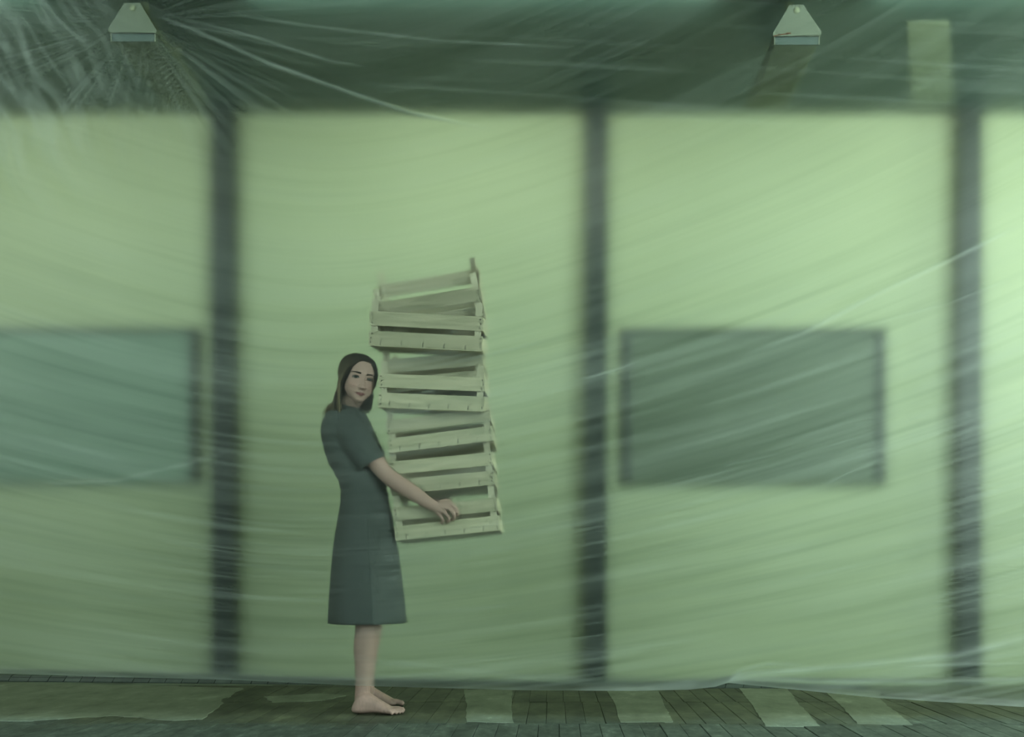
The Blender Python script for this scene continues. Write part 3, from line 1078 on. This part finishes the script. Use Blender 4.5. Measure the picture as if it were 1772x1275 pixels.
for sx in (-1, 1):
    ex, ez, ew = sx * 0.0330, 0.0, 0.0140

    def lid(u, up):
        return (0.0056 if up else 0.0046) * max(0.0, 1 - u * u) ** 0.65

    def almond(u, v):
        return (ex + u * ew, ez + 0.0008 * sx * 0 + (v * lid(u, v > 0)))
    eye = patch('eye', almond, 17, 9, 0.0009, M_eye, body)
    gx = ex + 0.0012

    def disc_fn(r):
        def f(u, v):
            x = gx + u * r
            zc = v * r * math.sqrt(max(0, 1 - u * u))
            uu = (x - ex) / ew
            return (x, max(-lid(uu, False) * 0.97, min(lid(uu, True) * 0.97, zc + 0.0008)))
        return f
    iris = patch('iris', disc_fn(0.0070), 11, 11, 0.0016, M_iris, body)
    patch('pupil', disc_fn(0.0034), 9, 9, 0.0023, M_pupil, body)
    bm = bmesh.new()
    pts = [on_face(ex + u * ew * 1.04, lid(u, True) + 0.0006, 0.0016) for u in np.linspace(-1, 1, 11)]
    tube(bm, pts, [0.0008 + 0.0017 * (1 - abs(t)) ** 0.5 for t in np.linspace(-0.99, 0.99, 11)], 6, 2)
    from_bm('eyelash', bm, M_lash, body, True)
    bm = bmesh.new()
    pts = [on_face(ex + u * ew * 1.0, -lid(u, False) - 0.0004, 0.0008) for u in np.linspace(-0.95, 0.95, 9)]
    tube(bm, pts, [0.0009] * 9, 6, 2)
    from_bm('eyelash', bm, M_lash, body, True)

    def brow(u, v):
        t = (u + 1) / 2
        x = sx * (0.0135 + 0.042 * t)
        z = 0.0185 + 0.0040 * math.sin(min(1, t * 1.25) * math.pi * 0.62) - 0.002 * max(0, t - 0.7) / 0.3
        return (x, z + v * 0.0038 * (1 - 0.75 * t ** 2) * (0.7 + 0.3 * min(1, t * 6)))
    patch('eyebrow', brow, 13, 4, 0.0006, M_brow, body)

for (p, r) in nails:
    bm = bmesh.new()
    bmesh.ops.create_uvsphere(bm, u_segments=8, v_segments=6, radius=1)
    for v in bm.verts:
        v.co = Vector((v.co.x * r * 0.55, v.co.y * r * 0.7, v.co.z * 0.0016)) + p - PO
    from_bm('toenail', bm, M_nail, body, True)

# --- dress
bm = bmesh.new()
rows_ = [np.array(r, float) for r in TR]
fine = catmull(rows_, 5)
rings = []
SEG = 96
for r in fine:
    py = r[0]
    k = float(sstep(860, 900, py))
    n = 2.15 + 0.45 * k
    ring = trunk_ring(tuple(r), n, 0.0, SEG, float(sstep(862, 905, py)))
    # stitched-down front panel of the skirt: a step at the seam on either side
    o2 = []
    for i, p in enumerate(ring):
        a = 2 * math.pi * i / SEG
        aa = min(a, 2 * math.pi - a)                # 0 = front
        step = 0.003 * k * float(sstep(1.30, 1.22, aa))
        rad = Vector((math.cos(a), math.sin(a), 0))
        wob = 0.0035 * math.sin(aa * 7 + py * 0.012) * float(sstep(930, 1070, py))
        fold = 0.0028 * math.sin(py * 0.32 + math.cos(a) * 4) * float(sstep(735, 800, py)) * float(sstep(890, 845, py)) * (0.4 + 0.6 * abs(math.sin(a)))
        o2.append(p + rad * (step + wob + fold))
    rings.append(o2)
# neckline leans forward and down
for i, p in enumerate(rings[0]):
    pass
vs = loft(bm, rings, cap=False)
for v in bm.verts:
    v.co -= PO
dress = from_bm('dress', bm, M_dress, person, True)
sd = dress.modifiers.new('thick', 'SOLIDIFY'); sd.thickness = 0.004; sd.offset = 1


def sleeve(pts, rad, nm='sleeve'):
    bm = bmesh.new()
    cur = catmull([tuple(p) + (r,) for p, r in zip(pts, rad)], 9)
    rings = []
    ps = [Vector(c[:3]) for c in cur]
    for i, p in enumerate(ps):
        t = (ps[min(i + 1, len(ps) - 1)] - ps[max(i - 1, 0)]).normalized()
        u = Vector((0, 1, 0)); u = (u - t * u.dot(t)).normalized()
        v = t.cross(u)
        s_ = i / (len(ps) - 1)
        ring = []
        for k in range(48):
            a = 2 * math.pi * k / 48
            rr_ = cur[i][3] * (1 + 0.030 * math.sin(a * 3 + s_ * 5) * s_ + 0.028 * math.sin(s_ * 26 + math.cos(a) * 3) * math.exp(-((s_ - 0.35) / 0.25) ** 2))
            ring.append(p + (u * math.cos(a) * 0.90 + v * math.sin(a)) * rr_)
        rings.append(ring)
    loft(bm, rings, cap=False)
    bm.verts.ensure_lookup_table()
    bm.faces.new([bm.verts[k] for k in range(48)])
    for v in bm.verts:
        v.co -= PO
    o = from_bm(nm, bm, M_dress, dress, True)
    sd = o.modifiers.new('thick', 'SOLIDIFY'); sd.thickness = 0.0035; sd.offset = 1
    # hem band
    bm = bmesh.new()
    hem = [p + (p - ps[-1]).normalized() * 0.0015 - PO for p in rings[-2]]
    tube(bm, hem + hem[:1], [0.0016] * 49, 6, 1, cap_round=False)
    from_bm('hem_stitch', bm, M_seam, dress, True)
    return o


sleeve([P(594, 726, 4.625), P(601, 733, 4.595), P(611, 749, 4.570), P(624, 772, 4.560), P(636, 790, 4.557), P(644.5, 803, 4.557)], [0.046, 0.063, 0.069, 0.066, 0.063, 0.0605])
sleeve([P(608, 728, 4.750), P(614, 736, 4.792), P(624, 752, 4.835), P(634, 772, 4.87), P(643, 786, 4.89), P(650, 797, 4.90)], [0.046, 0.060, 0.066, 0.063, 0.060, 0.058])
# seams of the skirt panel and the waist
bm = bmesh.new()
si = round(1.24 / (2 * math.pi) * SEG)
for idx in (SEG - si,):
    pts = [rings[j][idx] - PO + Vector((0.001, -0.003, 0)) for j in range(50, len(rings), 2)]
    tube(bm, pts, [0.0016] * len(pts), 6, 2)
from_bm('panel_seam', bm, M_seam, dress, True)

# --- hair
bm = bmesh.new()
along = bm.verts.layers.float.new('along')


def skull_dir(e, az):
    return np.array([math.cos(e) * math.sin(az), math.cos(e) * math.cos(az), math.sin(e)])


def slerp(a, b_, t):
    om = math.acos(max(-1, min(1, float(a @ b_))))
    if om < 1e-4:
        return a
    return (a * math.sin((1 - t) * om) + b_ * math.sin(t * om)) / math.sin(om)


def lock(pts, r, t0=0.0, t1=1.0):
    cur = catmull([tuple(p) for p in pts], 3)
    n = len(cur)
    rings = []
    for i in range(n):
        p = Vector(cur[i])
        t = (Vector(cur[min(i + 1, n - 1)]) - Vector(cur[max(i - 1, 0)])).normalized()
        u = t.orthogonal().normalized()
        c_ = HO - fwd * 0.02
        u = (p - c_); u = (u - t * u.dot(t)).normalized()
        v = t.cross(u)
        s_ = i / (n - 1)
        rr_ = r * (0.55 + 0.45 * min(1, s_ * 5)) * (1 - 0.75 * max(0, (s_ - 0.6) / 0.4) ** 1.5)
        rings.append([p + (u * math.cos(a) * 0.55 + v * math.sin(a)) * rr_ for a in (2 * math.pi * k / 6 for k in range(6))])
    vs_ = loft(bm, rings)
    for i, ring in enumerate(vs_):
        for v in ring:
            v[along] = t0 + (t1 - t0) * i / (n - 1)


hr = random.Random(5)
for sx in (-1, 1):
    for i in range(190):
        f = hr.random()                                  # 0 at the hairline, 1 at the nape
        e0 = math.radians(58 + 105 * f)                    # root along the parting, tipping back over the crown
        spread = 0.03 if f > 0.3 else hr.uniform(0.02, 0.48)
        root = np.array([spread * sx, math.cos(e0), math.sin(e0)]); root /= np.linalg.norm(root)
        az = math.radians((77 if sx < 0 else 89) + (93 if sx < 0 else 88) * f ** 0.85)
        side = skull_dir(math.radians(-12), sx * az)
        layer = hr.random()
        pts = []
        for t in (0, 0.18, 0.38, 0.6, 0.8, 1.0):
            dd = slerp(root, side, t)
            q = head_surface(dd[None, None, :])[0, 0]
            c0 = np.array([0, 0, -0.02])
            lift = 0.006 + 0.016 * layer * math.sin(min(1, t + 0.25) * 1.7) + ((0.006 if sx < 0 else -0.002) * t if f < 0.3 else 0.004)
            lift *= min(1.0, 0.3 + 2.2 * t)
            if sx > 0 and f < 0.45:
                lift *= 0.45 + 0.55 * max(0, 0.4 - t)
            q = c0 + (q - c0) * (1 + lift / np.linalg.norm(q - c0))
            pts.append(HW(q + np.array([hr.uniform(-.002, .002), hr.uniform(-.002, .002), hr.uniform(-.002, .002)])))
        end = pts[-1]
        j = lambda s_: Vector((hr.uniform(-s_, s_), hr.uniform(-s_, s_), hr.uniform(-s_, s_)))
        if sx < 0:                                        # viewer's left: falls behind the near shoulder and down the back
            tx = 562 + 26 * (1 - f) * 0.7 + hr.uniform(-5, 9)
            if f < 0.16:
                tx = 590 + hr.uniform(-5, 3)
            ty = 740 + hr.uniform(-26, 8) - (22 if f < 0.16 else 0)
            tgt = P(tx, ty, 4.555 + 0.16 * f + hr.uniform(-.02, .02))
            m1_ = end.lerp(tgt, 0.33) + Vector((-0.004, -0.005, -0.01)) + j(0.005)
            m2_ = end.lerp(tgt, 0.68) + Vector((-0.004, 0, 0)) + j(0.006)
        else:                                             # viewer's right: hangs beside the cheek to the chest
            tx = 640 - 26 * f + hr.uniform(-6, 5)
            ty = 711 + hr.uniform(-14, 6)
            tgt = P(tx, ty, 4.60 + 0.10 * f + hr.uniform(-.01, .03))
            m1_ = end.lerp(tgt, 0.35) + Vector((0.006, 0, 0)) + j(0.004)
            m2_ = end.lerp(tgt, 0.7) + Vector((0.005, 0, 0)) + j(0.005)
        pts += [m1_, m2_, tgt]
        dark = 0.0 if (f < 0.22 and layer < 0.6) or sx > 0 else 0.26
        lock([p - PO for p in pts] if False else pts, hr.uniform(0.0045, 0.0085), dark, (0.30 if sx > 0 or (f < 0.2 and layer < 0.5) else hr.uniform(0.65, 0.95)))
# close cap under the locks
capd = []
NU, NV = 60, 30
g = []
for jv in range(NV):
    ring = []
    for i in range(NU):
        azc = 2 * math.pi * i / NU
        # lower rim of the cap: high over the face, low at the nape
        c_ = math.cos(azc)
        rim = math.radians(60) if c_ > 0.80 else math.radians(60 - 92 * min(1, (0.80 - c_) / 0.62))
        e_ = math.pi / 2 - (math.pi / 2 - rim) * jv / (NV - 1) - 0.001
        dd = skull_dir(e_, azc)
        q = head_surface(dd[None, None, :])[0, 0]
        c0 = np.array([0, 0, -0.02])
        q = c0 + (q - c0) * (1 + (0.007 - 0.0055 * (jv / (NV - 1)) ** 4) / np.linalg.norm(q - c0))
        ring.append(HW(q))
    g.append(ring)
vs_ = loft(bm, g, cap=False)
for ring in vs_:
    for v in ring:
        v[along] = 0.02
for v in bm.verts:
    v.co -= PO
hair = from_bm('hair', bm, M_hair, person, True)
hair['label'] = 'long hair, dark at the parting and fairer at the ends'
hair['kind'] = 'stuff'

# ------------------------------------------------------------------ the sheet
SY = 4.5
hem_px = [(-420, 1158), (0, 1167), (190, 1173), (400, 1178), (620, 1188), (760, 1192), (900, 1196), (1100, 1197), (1195, 1195), (1240, 1190), (1262, 1183), (1300, 1187), (1400, 1197), (1530, 1210), (1772, 1225), (2300, 1243)]
hxs = np.array([(p[0] - VX) * 4.45 / F for p in hem_px])
hzs = np.array([CAM_H + (VY - p[1]) * 4.45 / F for p in hem_px])
NXs, NZs = 640, 640
xs = np.linspace(-3.55, 3.25, NXs)
tt = np.linspace(0, 1, NZs)
hemz = np.interp(xs, hxs, hzs)
X = np.repeat(xs[None, :], NZs, 0)
Z = hemz[None, :] * (1 - tt[:, None]) + (CEIL - 0.012) * tt[:, None]


def sh(px, py):
    return ((px - VX) * 4.47 / F, CAM_H + (VY - py) * 4.47 / F)


# drape: the film hangs in a plane and is pushed out by what it touches
Y0 = lambda z: 4.500 + 0.072 * sstep(2.2, 2.95, z)
GH = 0.010
gx_ = np.arange(-3.56, 3.27, GH)
gz_ = np.arange(0.0, CEIL, GH)
OB = np.full((len(gz_), len(gx_)), 9.0)
bpy.context.view_layer.update()
dg = bpy.context.evaluated_depsgraph_get()
for jz, z_ in enumerate(gz_):
    if z_ < 0.03 or z_ > 2.25:
        continue
    for ix, x_ in enumerate(gx_):
        if -1.25 < x_ < -0.10:
            hit, loc_, *_r = S.ray_cast(dg, Vector((x_, 4.2, z_)), Vector((0, 1, 0)), distance=0.7)
            if hit:
                OB[jz, ix] = loc_.y
mn = OB.copy()
for dz2 in (-1, 0, 1):
    for dx2 in (-1, 0, 1):
        mn = np.minimum(mn, np.roll(np.roll(OB, dz2, 0), dx2, 1))
base = np.repeat(Y0(gz_)[:, None], len(gx_), 1)
lim = mn - 0.006 - base                     # the film must stay in front of this


def relax(wv, lm, h, it, ell=0.30):
    kk = 1 + (h / ell) ** 2 / 4
    for _ in range(it):
        p = np.pad(wv, 1, mode='edge')
        av = (p[:-2, 1:-1] + p[2:, 1:-1] + p[1:-1, :-2] + p[1:-1, 2:]) / 4 / kk
        wv = np.minimum(av, lm)
    return wv


lc = lim[: lim.shape[0] // 4 * 4, : lim.shape[1] // 4 * 4]
lc = lc.reshape(lc.shape[0] // 4, 4, lc.shape[1] // 4, 4).min((1, 3))
wv = relax(np.zeros_like(lc), lc, GH * 4, 600)
wv = np.repeat(np.repeat(wv, 4, 0), 4, 1)
wv = np.pad(wv, ((0, lim.shape[0] - wv.shape[0]), (0, lim.shape[1] - wv.shape[1])), mode='edge')
wv = relax(wv, lim, GH, 160)


def bil(A, x, z):
    fx = np.clip((x - gx_[0]) / GH, 0, len(gx_) - 1.001)
    fz = np.clip((z - gz_[0]) / GH, 0, len(gz_) - 1.001)
    i0, j0 = fx.astype(int), fz.astype(int)
    u, v = fx - i0, fz - j0
    return A[j0, i0] * (1 - u) * (1 - v) + A[j0, i0 + 1] * u * (1 - v) + A[j0 + 1, i0] * (1 - u) * v + A[j0 + 1, i0 + 1] * u * v


Yb = Y0(Z) + bil(wv, X, Z)
LIM = bil(np.minimum(lim, 0.5), X, Z) + Y0(Z) + 0.002
gap = np.clip(LIM - Yb, 0, 1)
free = 0.12 + 0.88 * sstep(0.005, 0.10, gap)       # slack film wrinkles, film in contact is taut
disp = np.zeros_like(X)
crease = np.zeros_like(X)
fold = np.zeros_like(X)
# tension folds running out from the woman
cx0, cz0 = sh(650, 900)
dx_, dz_ = X - cx0, (Z - cz0) * 1.0
rr0 = np.sqrt(dx_ ** 2 + (dz_ * 1.0) ** 2) + 1e-6
ca, sa = dx_ / rr0, dz_ / rr0
# flatten the pattern: near her the folds run level
wl = sstep(0.15, 0.9, np.abs(dx_))
xm = X - sh(560, 0)[0]
vert = Z - (0.12 + 0.11 * Z) * (np.sqrt(xm ** 2 + 0.36) - 0.6)
side_ = 0.0
low = 0.35 + 0.65 * sstep(sh(0, 380)[1], sh(0, 650)[1], Z)
for fr_, am, lf in ((9, 0.0036, 0.55), (22, 0.0010, 0.9), (48, 0.00025, 1.3)):
    nzv = noise3(X * lf + side_, vert * fr_, np.full_like(X, fr_ * 1.7))
    disp += am * nzv * free
    crease += 0.38 * np.maximum(0, nzv) * low * free
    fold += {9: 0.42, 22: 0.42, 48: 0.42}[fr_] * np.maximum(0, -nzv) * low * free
ff = noise3(X * 2.2 + side_, vert * 95, np.full_like(X, 3.3))
gate = sstep(0.0, 0.35, noise3(X * 0.9, Z * 2.1, np.full_like(X, 8.8)) + 0.12)
crease += 0.60 * np.maximum(0, ff) * gate * low * np.maximum(0.12 + 0.88 * free, 0.6 * sstep(1.40, 1.15, Z))
disp += 0.0001 * ff * free
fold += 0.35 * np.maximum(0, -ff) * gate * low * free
# large soft waves
disp += 0.006 * noise3(X * 0.5, Z * 1.1, np.full_like(X, 20.2))
# rays out of the left lamp, round which the film is gathered
lx0, lz0 = sh(225, 12)
ax_, az_ = X - lx0, Z - lz0
r1 = np.sqrt(ax_ ** 2 + az_ ** 2)
ang = np.arctan2(az_, ax_)
wr_ = np.exp(-(r1 / 0.80) ** 2) * sstep(0.03, 0.16, r1)
for fr_, am, cr_ in ((7, 0.008, 0.15), (17, 0.004, 0.4), (37, 0.0014, 0.9), (75, 0.0004, 0.9)):
    nn = noise3(ang * fr_, r1 * 1.1, np.full_like(X, 30 + fr_))
    disp += am * nn * wr_
    crease += cr_ * np.maximum(0, nn - 0.05) * wr_ * 0.7
# crumpled corner at the upper left
wc = np.exp(-((X - sh(30, 0)[0]) / 0.42) ** 2) * sstep(sh(0, 420)[1], sh(0, 180)[1], Z)
cu, cv = X * 0.87 + Z * 0.50, X * 0.50 - Z * 0.87          # across and along the crumples
warp = 0.10 * noise3(X * 3, Z * 3, np.full_like(X, 91.0))
for fr_, am, cr_ in ((3.2, 0.030, 0.40), (7, 0.012, 0.55), (15, 0.004, 0.50)):
    nn = noise3((cu + warp) * fr_, cv * fr_ * 0.17, np.full_like(X, 50 + fr_))
    rid = (1 - 2.4 * np.abs(nn))
    disp += am * rid * wc
    crease += cr_ * np.maximum(0, rid - 0.62) ** 1.3 * 2.0 * wc  # highlights of the crumples painted in as veil
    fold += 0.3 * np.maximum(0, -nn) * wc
# upper band: long level creases
wu = sstep(sh(0, 270)[1], sh(0, 170)[1], Z) * sstep(sh(480, 0)[0], sh(800, 0)[0], X)
nn = noise3(X * 0.8 + 0.0, (Z + 0.06 * X) * 26, np.full_like(X, 77.0))
crease += 0.40 * np.maximum(0, nn - 0.08) * wu
disp += 0.0018 * nn * wu


def ridge(pix, wd, amp, cr_, jit=0.0):
    global disp, crease
    pts = [sh(*p) for p in pix]
    best = np.full_like(X, 9.0)
    prm = np.zeros_like(X)
    acc = 0.0
    tot = sum(math.dist(a, b_) for a, b_ in zip(pts[:-1], pts[1:]))
    for a, b_ in zip(pts[:-1], pts[1:]):
        vx, vz = b_[0] - a[0], b_[1] - a[1]
        l2 = vx * vx + vz * vz
        t = np.clip(((X - a[0]) * vx + (Z - a[1]) * vz) / l2, 0, 1)
        dd = np.hypot(X - a[0] - t * vx, Z - a[1] - t * vz)
        m = dd < best
        best = np.where(m, dd, best)
        prm = np.where(m, (acc + t * math.sqrt(l2)) / tot, prm)
        acc += math.sqrt(l2)
    env = np.minimum(1, np.minimum(prm, 1 - prm) * 6 + 0.12)
    br = 0.55 + 0.9 * noise3(prm * 9, np.full_like(X, wd * 900), np.full_like(X, amp * 5000))
    pr = np.exp(-(best / wd) ** 2) * env
    disp -= 0.28 * amp * pr
    crease += cr_ * pr * np.clip(br + 0.35, 0.2, 1.3)  # bright veil along the ridge paints its highlight


ridge([(248, 2), (330, 34), (450, 88), (580, 135), (700, 178), (850, 212)], 0.008, 0.010, 0.55)
ridge([(300, 10), (420, 40), (560, 85), (640, 98)], 0.006, 0.006, 0.35)
ridge([(380, 2), (520, 22), (760, 50), (1000, 62)], 0.006, 0.004, 0.28)
ridge([(1772, 384), (1660, 440), (1530, 500), (1390, 575), (1290, 610)], 0.010, 0.008, 0.45)
ridge([(1772, 470), (1650, 520), (1500, 560), (1420, 590)], 0.006, 0.004, 0.25)
ridge([(1010, 655), (1060, 640), (1110, 622)], 0.006, 0.004, 0.4)
ridge([(1525, 795), (1470, 818), (1430, 838)], 0.005, 0.004, 0.35)
ridge([(1350, 785), (1250, 805)], 0.005, 0.004, 0.25)
ridge([(1800, 1102), (1660, 1136), (1480, 1154), (1300, 1168), (1215, 1189)], 0.014, 0.022, 0.62)
ridge([(1800, 1178), (1600, 1182), (1420, 1180), (1262, 1174)], 0.011, 0.018, 0.5)
ridge([(1800, 1150), (1640, 1152), (1500, 1158)], 0.006, 0.006, 0.3)
ridge([(1262, 1182), (1285, 1160), (1330, 1150), (1390, 1152)], 0.008, 0.012, 0.5)
ridge([(400, 778), (330, 800), (200, 832), (60, 838)], 0.012, 0.008, 0.25)
ridge([(560, 1135), (700, 1150), (900, 1172), (1050, 1180)], 0.012, 0.008, 0.22)
ridge([(1000, 1196), (1130, 1192), (1230, 1180)], 0.016, 0.012, 0.42)
# hem: a doubled band
hd = Z - hemz[None, :]
crease += (0.05 + 0.20 * sstep(sh(700, 0)[0], sh(1500, 0)[0], X)) * np.exp(-(hd / 0.009) ** 2) + 0.10 * sstep(0.075, 0.045, hd)
disp -= 0.012 * np.exp(-(hd / 0.018) ** 2)
# keep a smooth run out to the lamps' plates and in front of everything
Ysh = np.minimum(np.minimum(Yb + disp, LIM), 4.574)
hx_, hz__ = HO.x, HO.z - 0.02
calm = 1 - 0.9 * np.exp(-(((X - hx_) / 0.13) ** 2 + ((Z - hz__) / 0.15) ** 2) ** 1.5)   # drawn tight over the face
crease = np.clip(crease * calm, 0, 1)
fold = np.clip(fold * calm, 0, 1)
verts = np.stack([X, Ysh, Z], -1).reshape(-1, 3).astype(np.float32)
me = bpy.data.meshes.new('plastic_sheet')
nf = (NXs - 1) * (NZs - 1)
ii = (np.arange(NZs - 1)[:, None] * NXs + np.arange(NXs - 1)[None, :]).ravel()
fc = np.stack([ii, ii + 1, ii + NXs + 1, ii + NXs], -1).astype(np.int32)
me.vertices.add(len(verts))
me.vertices.foreach_set('co', verts.ravel())
me.loops.add(nf * 4)
me.loops.foreach_set('vertex_index', fc.ravel())
me.polygons.add(nf)
me.polygons.foreach_set('loop_start', np.arange(nf, dtype=np.int32) * 4)
me.polygons.foreach_set('use_smooth', np.ones(nf, bool))
me.update(calc_edges=True)
a_ = me.attributes.new('crease', 'FLOAT', 'POINT')
a_.data.foreach_set('value', crease.ravel().astype(np.float32))
a_ = me.attributes.new('fold', 'FLOAT', 'POINT')
a_.data.foreach_set('value', fold.ravel().astype(np.float32))
sheet = mesh_obj('plastic_sheet', me, M_sheet)
tag(sheet, 'milky translucent plastic sheet hung across the room in front of the woman', 'sheet')
